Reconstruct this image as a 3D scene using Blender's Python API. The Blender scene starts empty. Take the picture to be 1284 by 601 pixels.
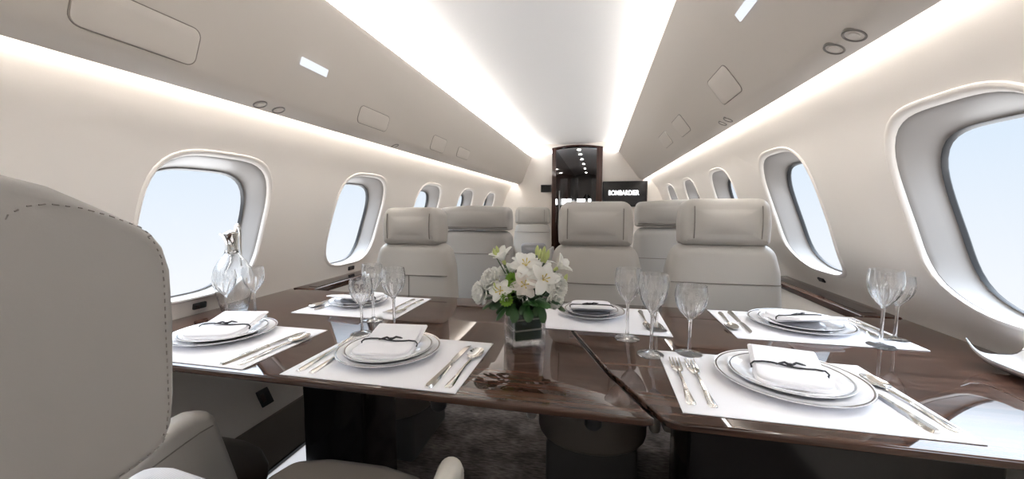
import bpy, bmesh, math, random
from math import sin, cos, pi, radians as R, sqrt
from mathutils import Vector as V, Matrix as M4
random.seed(7)
C = bpy.context.scene.collection
scn = bpy.context.scene

# ------------------------------------------------------------------ materials
def srgb(r, g, b):
    f = lambda c: (c/255)/12.92 if c/255 <= .04045 else ((c/255+.055)/1.055)**2.4
    return (f(r), f(g), f(b), 1)
def newmat(name):
    m = bpy.data.materials.new(name); m.use_nodes = True
    nt = m.node_tree; b = nt.nodes['Principled BSDF']
    return m, nt, b
def pbr(name, col, rough=.5, metal=0, coat=0, bump=None, spec=.5, emit=None, estr=0):
    m, nt, b = newmat(name)
    b.inputs['Base Color'].default_value = col
    b.inputs['Roughness'].default_value = rough
    b.inputs['Metallic'].default_value = metal
    b.inputs['Coat Weight'].default_value = coat
    b.inputs['Coat Roughness'].default_value = .03
    b.inputs['Specular IOR Level'].default_value = spec
    if emit:
        b.inputs['Emission Color'].default_value = emit
        b.inputs['Emission Strength'].default_value = estr
    if bump:
        sc, st, di = bump
        tc = nt.nodes.new('ShaderNodeTexCoord')
        n = nt.nodes.new('ShaderNodeTexNoise'); n.inputs['Scale'].default_value = sc; n.inputs['Detail'].default_value = 3
        nt.links.new(tc.outputs['Object'], n.inputs['Vector'])
        bp = nt.nodes.new('ShaderNodeBump'); bp.inputs['Strength'].default_value = st; bp.inputs['Distance'].default_value = di
        nt.links.new(n.outputs['Fac'], bp.inputs['Height']); nt.links.new(bp.outputs['Normal'], b.inputs['Normal'])
    return m
def wood(name, c0, c1, rough, scale=(1.2, 22, 22), coat=0):
    m, nt, b = newmat(name)
    tc = nt.nodes.new('ShaderNodeTexCoord'); mp = nt.nodes.new('ShaderNodeMapping')
    mp.inputs['Scale'].default_value = scale
    n = nt.nodes.new('ShaderNodeTexNoise'); n.inputs['Scale'].default_value = 2.2; n.inputs['Detail'].default_value = 6; n.inputs['Distortion'].default_value = .6
    cr = nt.nodes.new('ShaderNodeValToRGB')
    cr.color_ramp.elements[0].position = .34; cr.color_ramp.elements[0].color = c0
    cr.color_ramp.elements[1].position = .66; cr.color_ramp.elements[1].color = c1
    nt.links.new(tc.outputs['Object'], mp.inputs['Vector']); nt.links.new(mp.outputs['Vector'], n.inputs['Vector'])
    nt.links.new(n.outputs['Fac'], cr.inputs['Fac']); nt.links.new(cr.outputs['Color'], b.inputs['Base Color'])
    b.inputs['Roughness'].default_value = rough; b.inputs['IOR'].default_value = 1.53
    return m
def thin_glass(name, tint, base=.05, gain=.75):
    m, nt, b = newmat(name)
    nt.nodes.remove(b)
    out = nt.nodes['Material Output']
    tr = nt.nodes.new('ShaderNodeBsdfTransparent'); tr.inputs['Color'].default_value = tint
    gl = nt.nodes.new('ShaderNodeBsdfGlossy'); gl.inputs['Roughness'].default_value = .02
    lw = nt.nodes.new('ShaderNodeLayerWeight'); lw.inputs['Blend'].default_value = .22
    ma = nt.nodes.new('ShaderNodeMath'); ma.operation = 'MULTIPLY_ADD'; ma.inputs[1].default_value = gain; ma.inputs[2].default_value = base
    mx = nt.nodes.new('ShaderNodeMixShader')
    nt.links.new(lw.outputs['Facing'], ma.inputs[0]); nt.links.new(ma.outputs[0], mx.inputs['Fac'])
    nt.links.new(tr.outputs[0], mx.inputs[1]); nt.links.new(gl.outputs[0], mx.inputs[2]); nt.links.new(mx.outputs[0], out.inputs['Surface'])
    return m
def glow(name, col, st):
    m, nt, b = newmat(name); nt.nodes.remove(b)
    e = nt.nodes.new('ShaderNodeEmission'); e.inputs['Color'].default_value = col; e.inputs['Strength'].default_value = st
    nt.links.new(e.outputs[0], nt.nodes['Material Output'].inputs['Surface'])
    return m
def stripes(name, c0, c1, scale, rough=.9):
    m, nt, b = newmat(name)
    tc = nt.nodes.new('ShaderNodeTexCoord'); w = nt.nodes.new('ShaderNodeTexWave'); w.inputs['Scale'].default_value = scale
    w.bands_direction = 'X'
    cr = nt.nodes.new('ShaderNodeValToRGB'); cr.color_ramp.elements[0].color = c0; cr.color_ramp.elements[1].color = c1
    nt.links.new(tc.outputs['Object'], w.inputs['Vector']); nt.links.new(w.outputs['Fac'], cr.inputs['Fac']); nt.links.new(cr.outputs['Color'], b.inputs['Base Color'])
    b.inputs['Roughness'].default_value = rough
    return m
def carpet_mat():
    m, nt, b = newmat('carpet')
    tc = nt.nodes.new('ShaderNodeTexCoord'); mp = nt.nodes.new('ShaderNodeMapping'); mp.inputs['Scale'].default_value = (14, 60, 1)
    n = nt.nodes.new('ShaderNodeTexNoise'); n.inputs['Scale'].default_value = 2; n.inputs['Detail'].default_value = 4
    n2 = nt.nodes.new('ShaderNodeTexNoise'); n2.inputs['Scale'].default_value = 9; n2.inputs['Detail'].default_value = 3
    mx = nt.nodes.new('ShaderNodeMath'); mx.operation = 'MULTIPLY'
    cr = nt.nodes.new('ShaderNodeValToRGB')
    cr.color_ramp.elements[0].position = .14; cr.color_ramp.elements[0].color = (.05, .042, .038, 1)
    cr.color_ramp.elements[1].position = .42; cr.color_ramp.elements[1].color = (.21, .18, .165, 1)
    nt.links.new(tc.outputs['Object'], mp.inputs['Vector']); nt.links.new(mp.outputs[0], n.inputs['Vector'])
    nt.links.new(tc.outputs['Object'], n2.inputs['Vector'])
    nt.links.new(n.outputs['Fac'], mx.inputs[0]); nt.links.new(n2.outputs['Fac'], mx.inputs[1])
    nt.links.new(mx.outputs[0], cr.inputs['Fac']); nt.links.new(cr.outputs['Color'], b.inputs['Base Color'])
    b.inputs['Roughness'].default_value = 1; b.inputs['Specular IOR Level'].default_value = .1
    bp = nt.nodes.new('ShaderNodeBump'); bp.inputs['Strength'].default_value = .6; bp.inputs['Distance'].default_value = .006
    nt.links.new(n.outputs['Fac'], bp.inputs['Height']); nt.links.new(bp.outputs[0], b.inputs['Normal'])
    return m

WALL = pbr('cream_wall_panel', srgb(238, 232, 225), .55, bump=(180, .08, .001))
BIN = pbr('bin_beige_leather', srgb(214, 206, 197), .5, bump=(220, .06, .001))
CEIL = pbr('ceiling_white', srgb(246, 245, 244), .6)
REVEAL = pbr('window_reveal', srgb(146, 141, 137), .45)  # darker than the wall tone, shade of the recess put into the colour
BLACK = pbr('black_rubber', (.012, .012, .013, 1), .45)
LEATHER = pbr('grey_leather', srgb(180, 176, 170), .42, bump=(260, .10, .0012))
LEATHER2 = pbr('grey_leather_shell', srgb(174, 171, 167), .5, bump=(300, .10, .0012))
HALFSHADE = pbr('half_shaded_leather', srgb(142, 133, 124), .45)  # grey leather darkened, half shade put into the colour
GROOVE = pbr('groove', srgb(150, 145, 140), .6)
STITCH = pbr('stitch_thread', srgb(140, 135, 130), .7)
SHADED = pbr('shaded_leather', srgb(96, 89, 83), .5)  # dark tone with the shade under table and seats put into the colour
SEAM = pbr('seam_thread', srgb(126, 120, 114), .7)
VENTM = pbr('vent_metal', srgb(128, 122, 116), .38, .6)
PGAP = pbr('panel_gap', srgb(150, 142, 134), .7)
WOOD = wood('walnut_gloss', (.028, .0135, .0092, 1), (.092, .047, .032, 1), .03, (1.0, 26, 26))
WOODM = wood('walnut_trim', (.030, .013, .009, 1), (.085, .038, .025, 1), .12, (26, 1.0, 26))
WOODD = wood('dark_wood_door', (.03, .012, .009, 1), (.085, .036, .026, 1), .06, (26, 26, 1.0))
DARK = pbr('black_gloss_pedestal', (.008, .007, .007, 1), .12)
CARPET = carpet_mat()
LINEN = pbr('white_linen', srgb(243, 243, 247), .85, bump=(500, .1, .0006))
CHINA = pbr('white_china', srgb(238, 238, 240), .08, coat=.6)
SILVER = pbr('polished_silver', (.86, .84, .80, 1), .09, 1)
RIMS = pbr('platinum_rim', (.42, .41, .40, 1), .15, 1)
def crystal(name, k):
    m, nt, b = newmat(name); nt.nodes.remove(b)
    tr = nt.nodes.new('ShaderNodeBsdfTransparent'); tr.inputs['Color'].default_value = (.99, .99, .99, 1)
    g = nt.nodes.new('ShaderNodeBsdfGlass'); g.inputs['IOR'].default_value = 1.56; g.inputs['Roughness'].default_value = 0
    mx = nt.nodes.new('ShaderNodeMixShader'); mx.inputs['Fac'].default_value = k
    nt.links.new(tr.outputs[0], mx.inputs[1]); nt.links.new(g.outputs[0], mx.inputs[2]); nt.links.new(mx.outputs[0], nt.nodes['Material Output'].inputs['Surface'])
    return m
CRYST = crystal('cut_crystal', .92); VCRYST = crystal('vase_crystal', .5)
CHROME = pbr('chrome', (.62, .61, .60, 1), .1, 1)
BLACKR = pbr('black_ribbon', (.01, .01, .015, 1), .3)
GLASS = thin_glass('clear_crystal', (.975, .98, .985, 1), .035, .62)
VGLASS = thin_glass('vase_glass', (.94, .965, .955, 1), .05, .6)
PANE = thin_glass('window_pane', (.985, .99, .995, 1), .0, .04)
LED = glow('led_white', (1, .985, .965, 1), 11.5)
LEDC = glow('led_ceiling', (1, .985, .975, 1), 8)
LEDB = glow('led_bulkhead', (1, .99, .985, 1), 7)
SPOT = glow('downlight', (1, .95, .9, 1), 60)
SIGN = glow('lit_sign', (.80, .84, .92, 1), .62)
TEXTG = glow('screen_text', (.95, .96, 1, 1), 1.6)
SCREEN = pbr('screen_black', (.01, .01, .012, 1), .15)
LEAF = pbr('leaf_green', (.025, .085, .018, 1), .4)
LEAF2 = pbr('leaf_dark', (.012, .042, .012, 1), .45)
LEAF3 = pbr('lining_leaf', (.030, .060, .028, 1), .4)
GLINT = pbr('painted_glint', (.62, .64, .55, 1), .5)  # pale tone standing in for reflections in the vase glass
LIME = pbr('lime_petal', (.20, .38, .05, 1), .6)
BUDM = pbr('pale_bud', (.50, .56, .22, 1), .6)
def petal_mat(name, col):
    m, nt, b = newmat(name)
    b.inputs['Base Color'].default_value = col; b.inputs['Roughness'].default_value = .6
    t = nt.nodes.new('ShaderNodeBsdfTranslucent'); t.inputs['Color'].default_value = col
    mx = nt.nodes.new('ShaderNodeMixShader'); mx.inputs['Fac'].default_value = .35
    nt.links.new(b.outputs[0], mx.inputs[1]); nt.links.new(t.outputs[0], mx.inputs[2]); nt.links.new(mx.outputs[0], nt.nodes['Material Output'].inputs['Surface'])
    return m
PETAL = petal_mat('white_petal', (.93, .93, .90, 1)); PETALP = petal_mat('blush_petal', (.88, .82, .78, 1))
YELLOW = pbr('stamen', (.75, .60, .12, 1), .6)
RIBBED = stripes('ribbed_pale_fabric', srgb(205, 206, 210), srgb(226, 227, 232), 60)
PILLOW = pbr('grey_fabric', srgb(142, 141, 142), .9)
SMOKE = pbr('corridor_ceiling', srgb(190, 182, 176), .3)
ALU = pbr('brushed_aluminium', (.7, .7, .7, 1), .3, 1)
WHITEP = pbr('white_sill_plate', srgb(232, 232, 235), .3, emit=(.9, .93, 1, 1), estr=.35)  # plate given a faint added glow of its own

# ------------------------------------------------------------------ mesh builder
class MB:
    def __init__(s): s.v = []; s.f = []
    def add(s, vs, fs, M=None):
        n = len(s.v)
        s.v += [tuple(M @ V(p)) if M else tuple(p) for p in vs]
        s.f += [tuple(i+n for i in f) for f in fs]
        return s
    def box(s, x0, x1, y0, y1, z0, z1, M=None):
        vs = [(x, y, z) for z in (z0, z1) for y in (y0, y1) for x in (x0, x1)]
        return s.add(vs, [(0, 2, 3, 1), (4, 5, 7, 6), (0, 1, 5, 4), (1, 3, 7, 5), (3, 2, 6, 7), (2, 0, 4, 6)], M)
    def rbox(s, x0, x1, y0, y1, z0, z1, r, M=None, seg=4):
        bm = bmesh.new()
        bmesh.ops.create_cube(bm, size=1)
        for v in bm.verts:
            v.co = V((x0+(v.co.x+.5)*(x1-x0), y0+(v.co.y+.5)*(y1-y0), z0+(v.co.z+.5)*(z1-z0)))
        bmesh.ops.bevel(bm, geom=list(bm.edges), offset=r, segments=seg, profile=.5, affect='EDGES')
        bm.verts.index_update()
        s.add([v.co[:] for v in bm.verts], [[v.index for v in f.verts] for f in bm.faces], M); bm.free()
        return s
    def lathe(s, prof, n=32, M=None, mod=None, cap=True):
        vs = []; fs = []
        for j, pr in enumerate(prof):
            r, z = pr[:2]
            for i in range(n):
                a = 2*pi*i/n
                rr = r*(1+(mod(a, z) if mod and len(pr) < 3 else 0))
                vs.append((rr*cos(a), rr*sin(a), z))
        for j in range(len(prof)-1):
            for i in range(n):
                k = (i+1) % n
                fs.append((j*n+i, j*n+k, (j+1)*n+k, (j+1)*n+i))
        if cap:
            if prof[0][0] > 1e-6: fs.append(tuple(range(n-1, -1, -1)))
            if prof[-1][0] > 1e-6: fs.append(tuple((len(prof)-1)*n+i for i in range(n)))
        return s.add(vs, fs, M)
    def tube(s, pts, rad, n=8, M=None, closed=False):
        pts = [V(p) for p in pts]; m = len(pts); vs = []; fs = []
        rads = rad if isinstance(rad, (list, tuple)) else [rad]*m
        up = None
        for i, p in enumerate(pts):
            if closed: t = pts[(i+1) % m]-pts[i-1]
            else: t = pts[min(i+1, m-1)]-pts[max(i-1, 0)]
            t.normalize()
            if up is None:
                up = V((0, 0, 1)) if abs(t.z) < .9 else V((1, 0, 0))
            b = t.cross(up); b.normalize(); up = b.cross(t); up.normalize()
            for k in range(n):
                a = 2*pi*k/n
                vs.append(tuple(p+(b*cos(a)+up*sin(a))*rads[i]))
        for i in range(m if closed else m-1):
            j = (i+1) % m
            for k in range(n):
                l = (k+1) % n
                fs.append((i*n+k, i*n+l, j*n+l, j*n+k))
        if not closed:
            fs.append(tuple(range(n-1, -1, -1))); fs.append(tuple((m-1)*n+k for k in range(n)))
        return s.add(vs, fs, M)
    def slab(s, out, t, r, bf=0, bb=0, M=None, seg=5, rings=4):
        """rounded slab: outline (a,b) counter-clockwise, thickness t along c centred on 0, rounded edge r, cap bulges bf (+c) and bb (-c)"""
        P = [V((x, y)) for x, y in out]; n = len(P)
        nor = []
        for i in range(n):
            e1 = (P[i]-P[i-1]).normalized(); e2 = (P[(i+1) % n]-P[i]).normalized()
            a = V((-e1.y, e1.x)); b = V((-e2.y, e2.x)); m = a+b
            m = m/max(.5, m.length_squared/2) if m.length > 1e-6 else a
            nor.append(m)
        cen = sum(P, V((0, 0)))/n
        R_ = []
        def ring(ins, c): R_.append([(P[i].x+nor[i].x*ins, P[i].y+nor[i].y*ins, c) for i in range(n)])
        xs = [p.x for p in P]; ys = [p.y for p in P]
        mx_, my_ = (min(xs)+max(xs))/2, (min(ys)+max(ys))/2
        ax, ay = (max(xs)-min(xs))/2-r, (max(ys)-min(ys))/2-r
        def inner(sc, sg, bul):
            row = []
            for i in range(n):
                x = (P[i].x+nor[i].x*r)*sc+cen.x*(1-sc); y = (P[i].y+nor[i].y*r)*sc+cen.y*(1-sc)
                u, v = min(1, abs(x-mx_)/ax), min(1, abs(y-my_)/ay)
                row.append((x, y, sg*(t/2+bul*(1-u**2.4)*(1-v**2.4)*(1-sc**8))))
            R_.append(row)
        if bb or bf: rings = max(rings, 7)
        for k in range(1, rings): inner(k/rings, -1, bb)
        for k in range(seg+1):
            a = pi/2*k/seg; ring(r*(1-sin(a)), -t/2+r-r*cos(a))
        for k in range(seg+1):
            a = pi/2*k/seg; ring(r*(1-cos(a)), t/2-r+r*sin(a))
        for k in range(rings-1, 0, -1): inner(k/rings, 1, bf)
        vs = [p for rg in R_ for p in rg]; fs = []
        for j in range(len(R_)-1):
            for i in range(n):
                k = (i+1) % n
                fs.append((j*n+i, j*n+k, (j+1)*n+k, (j+1)*n+i))
        b0 = len(vs); vs.append((cen.x, cen.y, -t/2-bb)); b1 = len(vs); vs.append((cen.x, cen.y, t/2+bf))
        L = (len(R_)-1)*n
        for i in range(n):
            k = (i+1) % n
            fs.append((b0, k, i)); fs.append((b1, L+i, L+k))
        return s.add(vs, fs, M)
    def build(s, name, mat, parent=None, sharp=40, smooth=True):
        me = bpy.data.meshes.new(name); me.from_pydata(s.v, [], s.f); me.update()
        bm = bmesh.new(); bm.from_mesh(me); bmesh.ops.recalc_face_normals(bm, faces=bm.faces); bm.to_mesh(me); bm.free()
        if smooth:
            me.polygons.foreach_set('use_smooth', [True]*len(me.polygons))
            me.set_sharp_from_angle(angle=R(sharp))
        me.materials.append(mat)
        o = bpy.data.objects.new(name, me); C.objects.link(o)
        if parent: o.parent = parent
        return o

def roundpoly(pts, r, seg=6):
    out = []; n = len(pts)
    rs = r if isinstance(r, (list, tuple)) else [r]*n
    for i in range(n):
        p = V(pts[i]); a = V(pts[i-1])-p; b = V(pts[(i+1) % n])-p
        la, lb = a.length, b.length; a.normalize(); b.normalize()
        ang = a.angle(b); 
        if rs[i] < 1e-5 or ang > pi-.05: out.append(tuple(p)); continue
        d = min(rs[i]/math.tan(ang/2), la*.48, lb*.48); rr = d*math.tan(ang/2)
        c = p+(a+b).normalized()*(rr/sin(ang/2))
        p0 = p+a*d-c; p1 = p+b*d-c
        t = p0.angle_signed(p1)
        for k in range(seg+1):
            q = M2(t*k/seg) @ p0
            out.append((c.x+q.x, c.y+q.y))
    return out
def M2(a):
    # angle_signed is clockwise positive
    from mathutils import Matrix
    return Matrix(((cos(a), sin(a)), (-sin(a), cos(a))))
def subdiv(pts, step):
    out = []; n = len(pts)
    for i in range(n):
        a = V(pts[i]); b = V(pts[(i+1) % n]); k = max(1, int((b-a).length/step))
        for j in range(k): out.append(tuple(a.lerp(b, j/k)))
    return out
# axis frames for slab: maps (a,b,c)
def frame(xa, xb, xc, o=(0, 0, 0)):
    m = M4.Identity(4)
    for i in range(3):
        m[i][0] = xa[i]; m[i][1] = xb[i]; m[i][2] = xc[i]; m[i][3] = o[i]
    return m
XZ = lambda o=(0, 0, 0): frame((1, 0, 0), (0, 0, 1), (0, -1, 0), o)      # outline in x,z; c = -y
YZ = lambda o=(0, 0, 0): frame((0, 1, 0), (0, 0, 1), (1, 0, 0), o)       # outline in y,z; c = +x
XY = lambda o=(0, 0, 0): M4.Translation(o)                               # outline in x,y; c = +z
T = lambda x, y, z: M4.Translation((x, y, z))
RZ = lambda d: M4.Rotation(R(d), 4, 'Z')
RX = lambda d: M4.Rotation(R(d), 4, 'X')
RY = lambda d: M4.Rotation(R(d), 4, 'Y')

def tag(o, label, cat, group=None, kind=None):
    o['label'] = label; o['category'] = cat
    if group: o['group'] = group
    if kind: o['kind'] = kind
    return o
def thing(name, label, cat, loc=(0, 0, 0), rz=0, group=None):
    o = bpy.data.objects.new(name, None); C.objects.link(o); o.empty_display_size = .05
    o.location = loc; o.rotation_euler = (0, 0, R(rz))
    return tag(o, label, cat, group)
def struct(o): o['kind'] = 'structure'; return o
def dup(root, loc, rz, label, group=None):
    r = root.copy(); C.objects.link(r); r.location = loc; r.rotation_euler = (0, 0, R(rz)); r['label'] = label
    if group: r['group'] = group
    for ch in list(root.children):
        c = ch.copy(); C.objects.link(c); c.parent = r
        for g in list(ch.children):
            d = g.copy(); C.objects.link(d); d.parent = c
    return r

# ------------------------------------------------------------------ camera
cam = bpy.data.cameras.new('camera'); co = bpy.data.objects.new('camera', cam); C.objects.link(co)
cam.sensor_width = 36; cam.lens = 482/1284*36; cam.clip_start = .01
co.location = (0, 0, 1.12); co.rotation_euler = (R(90-4.806), 0, R(12.46))
scn.camera = co

# ------------------------------------------------------------------ cabin shell
Y0, Y1 = -1.75, 5.55
def interp(tab, z):
    # monotone smooth interpolation of X(z)
    n = len(tab)
    for i in range(n-1):
        if tab[i][1] <= z <= tab[i+1][1]: break
    else: i = 0 if z < tab[0][1] else n-2
    (x1, z1), (x2, z2) = tab[i], tab[i+1]
    def sl(k):
        if k <= 0: return (tab[1][0]-tab[0][0])/(tab[1][1]-tab[0][1])
        if k >= n-1: return (tab[-1][0]-tab[-2][0])/(tab[-1][1]-tab[-2][1])
        return (tab[k+1][0]-tab[k-1][0])/(tab[k+1][1]-tab[k-1][1])
    t = (z-z1)/(z2-z1); h = z2-z1; m1, m2 = sl(i)*h, sl(i+1)*h
    return (2*t**3-3*t*t+1)*x1+(t**3-2*t*t+t)*m1+(-2*t**3+3*t*t)*x2+(t**3-t*t)*m2
LW = [(-1.31, 0), (-1.40, .19), (-1.47, .34), (-1.48, .55), (-1.475, .72), (-1.455, .82), (-1.415, .95), (-1.365, 1.10), (-1.30, 1.28), (-1.235, 1.40), (-1.205, 1.46), (-1.18, 1.53)]
RW = [(.95, 0), (1.03, .19), (1.09, .34), (1.105, .55), (1.095, .72), (1.035, .82), (.965, .92), (.905, 1.08), (.845, 1.24), (.79, 1.37), (.715, 1.47), (.68, 1.52), (.655, 1.57)]
PITCH = .893; WY = [1.135+PITCH*k for k in range(-3, 5)]
NANG = 56
def nrm(tab, z, sg):
    d = .01; dx = (interp(tab, z+d)-interp(tab, z-d))/(2*d)
    n = V((1, -dx))*sg; n.normalize(); return n        # outward in (X,z)
def wpt(tab, sg, y, z, off):
    return (interp(tab, z)+sg*off, y, z-max(0, off)*.22)
def sup(a, hw, hh, e=3.6):
    c, s_ = cos(a), sin(a)
    k = (abs(c)**e+abs(s_)**e)**(-1/e)
    return k*c*hw, k*s_*hh
def cabin_wall(name, tab, sg, zc, hh, hw, pz0, pz1):
    mb = MB()
    # plain strips below and above the window band
    def strip(zs):
        n = len(zs); vs = []
        for z in zs: vs += [(interp(tab, z), Y0, z), (interp(tab, z), Y1, z)]
        mb.add(vs, [(2*i, 2*i+1, 2*i+3, 2*i+2) for i in range(n-1)])
    strip([pz0*i/20 for i in range(21)])
    zt = tab[-1][1]
    strip([pz1+(zt-pz1)*i/6 for i in range(7)])
    cz = (pz0+pz1)/2; hz = (pz1-pz0)/2
    ca = math.atan2(hz, PITCH/2)
    angs = sorted([2*pi*i/NANG for i in range(NANG)]+[ca, pi-ca, pi+ca, 2*pi-ca]); n = len(angs)
    SO = 1.06
    for yc in WY:
        vs = []; K = 6
        for j in range(K+1):
            s_ = j/K
            for a in angs:
                iy, iz = sup(a, hw*SO, hh*SO); iz += zc-cz
                c, q = cos(a), sin(a)
                k = min((PITCH/2)/abs(c) if abs(c) > 1e-9 else 1e9, hz/abs(q) if abs(q) > 1e-9 else 1e9)
                oy, oz = k*c, k*q
                y = yc+iy+(oy-iy)*s_; z = cz+iz+(oz-iz)*s_
                vs.append((interp(tab, z), y, z))
        mb.add(vs, [(j*n+i, j*n+(i+1) % n, (j+1)*n+(i+1) % n, (j+1)*n+i) for j in range(K) for i in range(n)])
    # ends beyond the window panels
    for ya, yb in ((Y0, WY[0]-PITCH/2), (WY[-1]+PITCH/2, Y1)):
        if yb-ya > .001:
            zs = [pz0+(pz1-pz0)*i/14 for i in range(15)]; vs = []
            for z in zs: vs += [(interp(tab, z), ya, z), (interp(tab, z), yb, z)]
            mb.add(vs, [(2*i, 2*i+1, 2*i+3, 2*i+2) for i in range(14)])
    w = struct(mb.build(name, WALL))
    bm = bmesh.new(); bm.from_mesh(w.data); bmesh.ops.remove_doubles(bm, verts=bm.verts, dist=2e-4)
    bm.to_mesh(w.data); bm.free()
    return w
wl = cabin_wall('wall_left', LW, -1, 1.043, .256, .230, .70, 1.40)
wr = cabin_wall('wall_right', RW, 1, 1.0975, .2735, .230, .70, 1.44)

WIN = 0
def window(tab, sg, yc, zc, hh, hw):
    global WIN
    WIN += 1
    n = 64; A = [2*pi*i/n for i in range(n)]
    D = .115
    spec = [(1.06, 0), (1.05, -.004), (1.03, -.006), (1.008, -.003), (.995, .005), (.992, .012), (.985, .014), (.978, .03), (.97, .055), (.962, .08), (.952, .098), (.938, .106), (.925, .108), (.918, .112)]
    def rg(sc, off, e=3.6):
        return [wpt(tab, sg, yc+sup(a, hw*sc, hh*sc, e)[0], zc+sup(a, hw*sc, hh*sc, e)[1], off) for a in A]
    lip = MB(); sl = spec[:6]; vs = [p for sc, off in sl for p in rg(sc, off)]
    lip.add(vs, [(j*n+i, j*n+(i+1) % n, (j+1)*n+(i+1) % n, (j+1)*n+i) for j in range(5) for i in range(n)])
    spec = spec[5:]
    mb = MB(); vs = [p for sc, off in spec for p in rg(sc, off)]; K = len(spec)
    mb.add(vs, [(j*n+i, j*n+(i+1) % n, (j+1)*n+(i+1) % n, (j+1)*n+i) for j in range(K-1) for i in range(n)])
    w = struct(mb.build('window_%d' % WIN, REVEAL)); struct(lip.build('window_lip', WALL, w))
    g = MB(); sp = [(.922, .1085), (.918, .1065), (.914, .110), (.912, .122), (.94, .13)]
    vs = [p for sc, off in sp for p in rg(sc, off)]
    g.add(vs, [(j*n+i, j*n+(i+1) % n, (j+1)*n+(i+1) % n, (j+1)*n+i) for j in range(4) for i in range(n)])
    struct(g.build('window_gasket', BLACK, w))
    p = MB()
    for off in (.120,):
        vs = [q for k in range(1, 5) for q in rg(.918*k/4, off)]; vs.append(wpt(tab, sg, yc, zc, off))
        fs = [(j*n+i, j*n+(i+1) % n, (j+1)*n+(i+1) % n, (j+1)*n+i) for j in range(3) for i in range(n)]+[(4*n, i, (i+1) % n) for i in range(n)]
        p.add(vs, fs)
    struct(p.build('window_pane', PANE, w))
for y in WY: window(LW, -1, y, 1.043, .256, .230)
for y in WY: window(RW, 1, y, 1.0975, .2735, .230)

# floor, kick trims, ceiling
struct(MB().box(-1.36, 1.0, Y0, 5.6, -.03, 0).build('floor', CARPET, smooth=False))
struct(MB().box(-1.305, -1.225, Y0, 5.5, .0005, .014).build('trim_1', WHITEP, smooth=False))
struct(MB().box(-1.318, -1.308, Y0, 5.5, .016, .03).box(-1.33, -1.318, Y0, 5.5, .034, .05).build('trim_2', BLACK, smooth=False))
struct(MB().slab([(-1.30, .055), (-1.288, .055), (-1.372, .205), (-1.388, .205)], Y1-Y0-.1, .002, M=frame((1, 0, 0), (0, 0, 1), (0, -1, 0), (0, (Y0+Y1)/2, 0)), rings=2, seg=2).build('baseboard_left', SHADED))  # kick panel, its dark tone is painted shade
def ceil_z(x): t = (x+.335)/.72; return 1.99+.075*t*t
mb = MB(); vs = []
N = 28
for i in range(N+1):
    x = -1.25+1.95*i/N; vs += [(x, Y0, ceil_z(x)), (x, Y1, ceil_z(x))]
mb.add(vs, [(2*i, 2*i+1, 2*i+3, 2*i+2) for i in range(N)])
struct(mb.build('ceiling', CEIL))

struct(MB().box(-1.262, -1.245, Y0, Y1, 1.46, 2.13).build('trim_3', CEIL, smooth=False))
struct(MB().box(.702, .72, Y0, Y1, 1.50, 2.16).build('trim_4', CEIL, smooth=False))
# overhead bins
def extrude(prof, ya, yb, name, mat, parent=None, step=None):
    n = len(prof); mb = MB()
    mb.add([(x, ya, z) for x, z in prof]+[(x, yb, z) for x, z in prof], [(i, (i+1) % n, n+(i+1) % n, n+i) for i in range(n)]+[tuple(range(n)), tuple(range(2*n-1, n-1, -1))])
    return mb.build(name, mat, parent, sharp=35)
LB = [(-1.136, 1.456), (-1.129, 1.451), (-1.120, 1.453), (-1.077, 1.4715), (-1.067, 1.481), (-1.0562, 1.495), (-.943, 1.79), (-.934, 1.815), (-.932, 1.830), (-.936, 1.840), (-.946, 1.844), (-1.15, 1.846), (-1.23, 1.70), (-1.21, 1.535), (-1.17, 1.512), (-1.139, 1.512)]
RB = [(.607, 1.496), (.598, 1.4905), (.589, 1.492), (.549, 1.512), (.539, 1.522), (.5256, 1.535), (.305, 1.842), (.281, 1.864), (.269, 1.878), (.272, 1.887), (.285, 1.89), (.56, 1.895), (.70, 1.75), (.69, 1.58), (.66, 1.555), (.611, 1.543)]
binl = tag(extrude(LB, Y0, Y1, 'overhead_bin', BIN), 'long beige overhead panel above the carafe side of the cabin', 'overhead bin', kind='structure')
binr = tag(extrude(RB, Y0, Y1, 'overhead_bin', BIN), 'long beige overhead panel above the white dish side of the cabin', 'overhead bin', kind='structure')

def face_frame(A, B, Y, t, off=0):
    """frame on an overhead face: a along +Y, b up the face, c out into the cabin"""
    A3 = V((A[0], Y, A[1])); d = V((B[0]-A[0], 0, B[1]-A[1])); p = A3+d*t; d.normalize()
    y = V((0, 1, 0)); n = y.cross(d)
    if n.dot(V((-.33-p.x, 0, 1.0-p.z))) < 0: n = -n
    return frame(y, d, n, p+n*off)
LF = ((-1.0635, 1.476), (-.943, 1.79)); RF = ((.540, 1.515), (.305, 1.842))
def rrect(w, h, r): return subdiv(roundpoly([(-w/2, -h/2), (w/2, -h/2), (w/2, h/2), (-w/2, h/2)], r), .03)
def panel(parent, F, y0, y1, t0, t1, lab=None):
    L = (V(F[1])-V(F[0])).length
    fr = face_frame(*F, (y0+y1)/2, (t0+t1)/2, .0012)
    o = MB().slab(rrect(y1-y0, (t1-t0)*L, .02), .003, .001, M=fr, seg=2, rings=2).build('access_panel', BIN, parent)
    rim = rrect(y1-y0+.004, (t1-t0)*L+.004, .022)
    MB().tube([fr @ V((a, b, -.0005)) for a, b in rim], .0013, 6, closed=True).build('panel_gap', PGAP, o)
panel(binl, LF, .60, .85, .06, .33); panel(binl, LF, 2.33, 2.55, .06, .33); panel(binl, LF, 2.79, 3.05, .10, .32)
panel(binl, LF, 1.56, 1.80, .08, .30)
panel(binr, RF, 1.60, 1.82, .11, .40); panel(binr, RF, 2.38, 2.62, .13, .40); panel(binr, RF, 2.87, 3.15, .16, .40)
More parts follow.
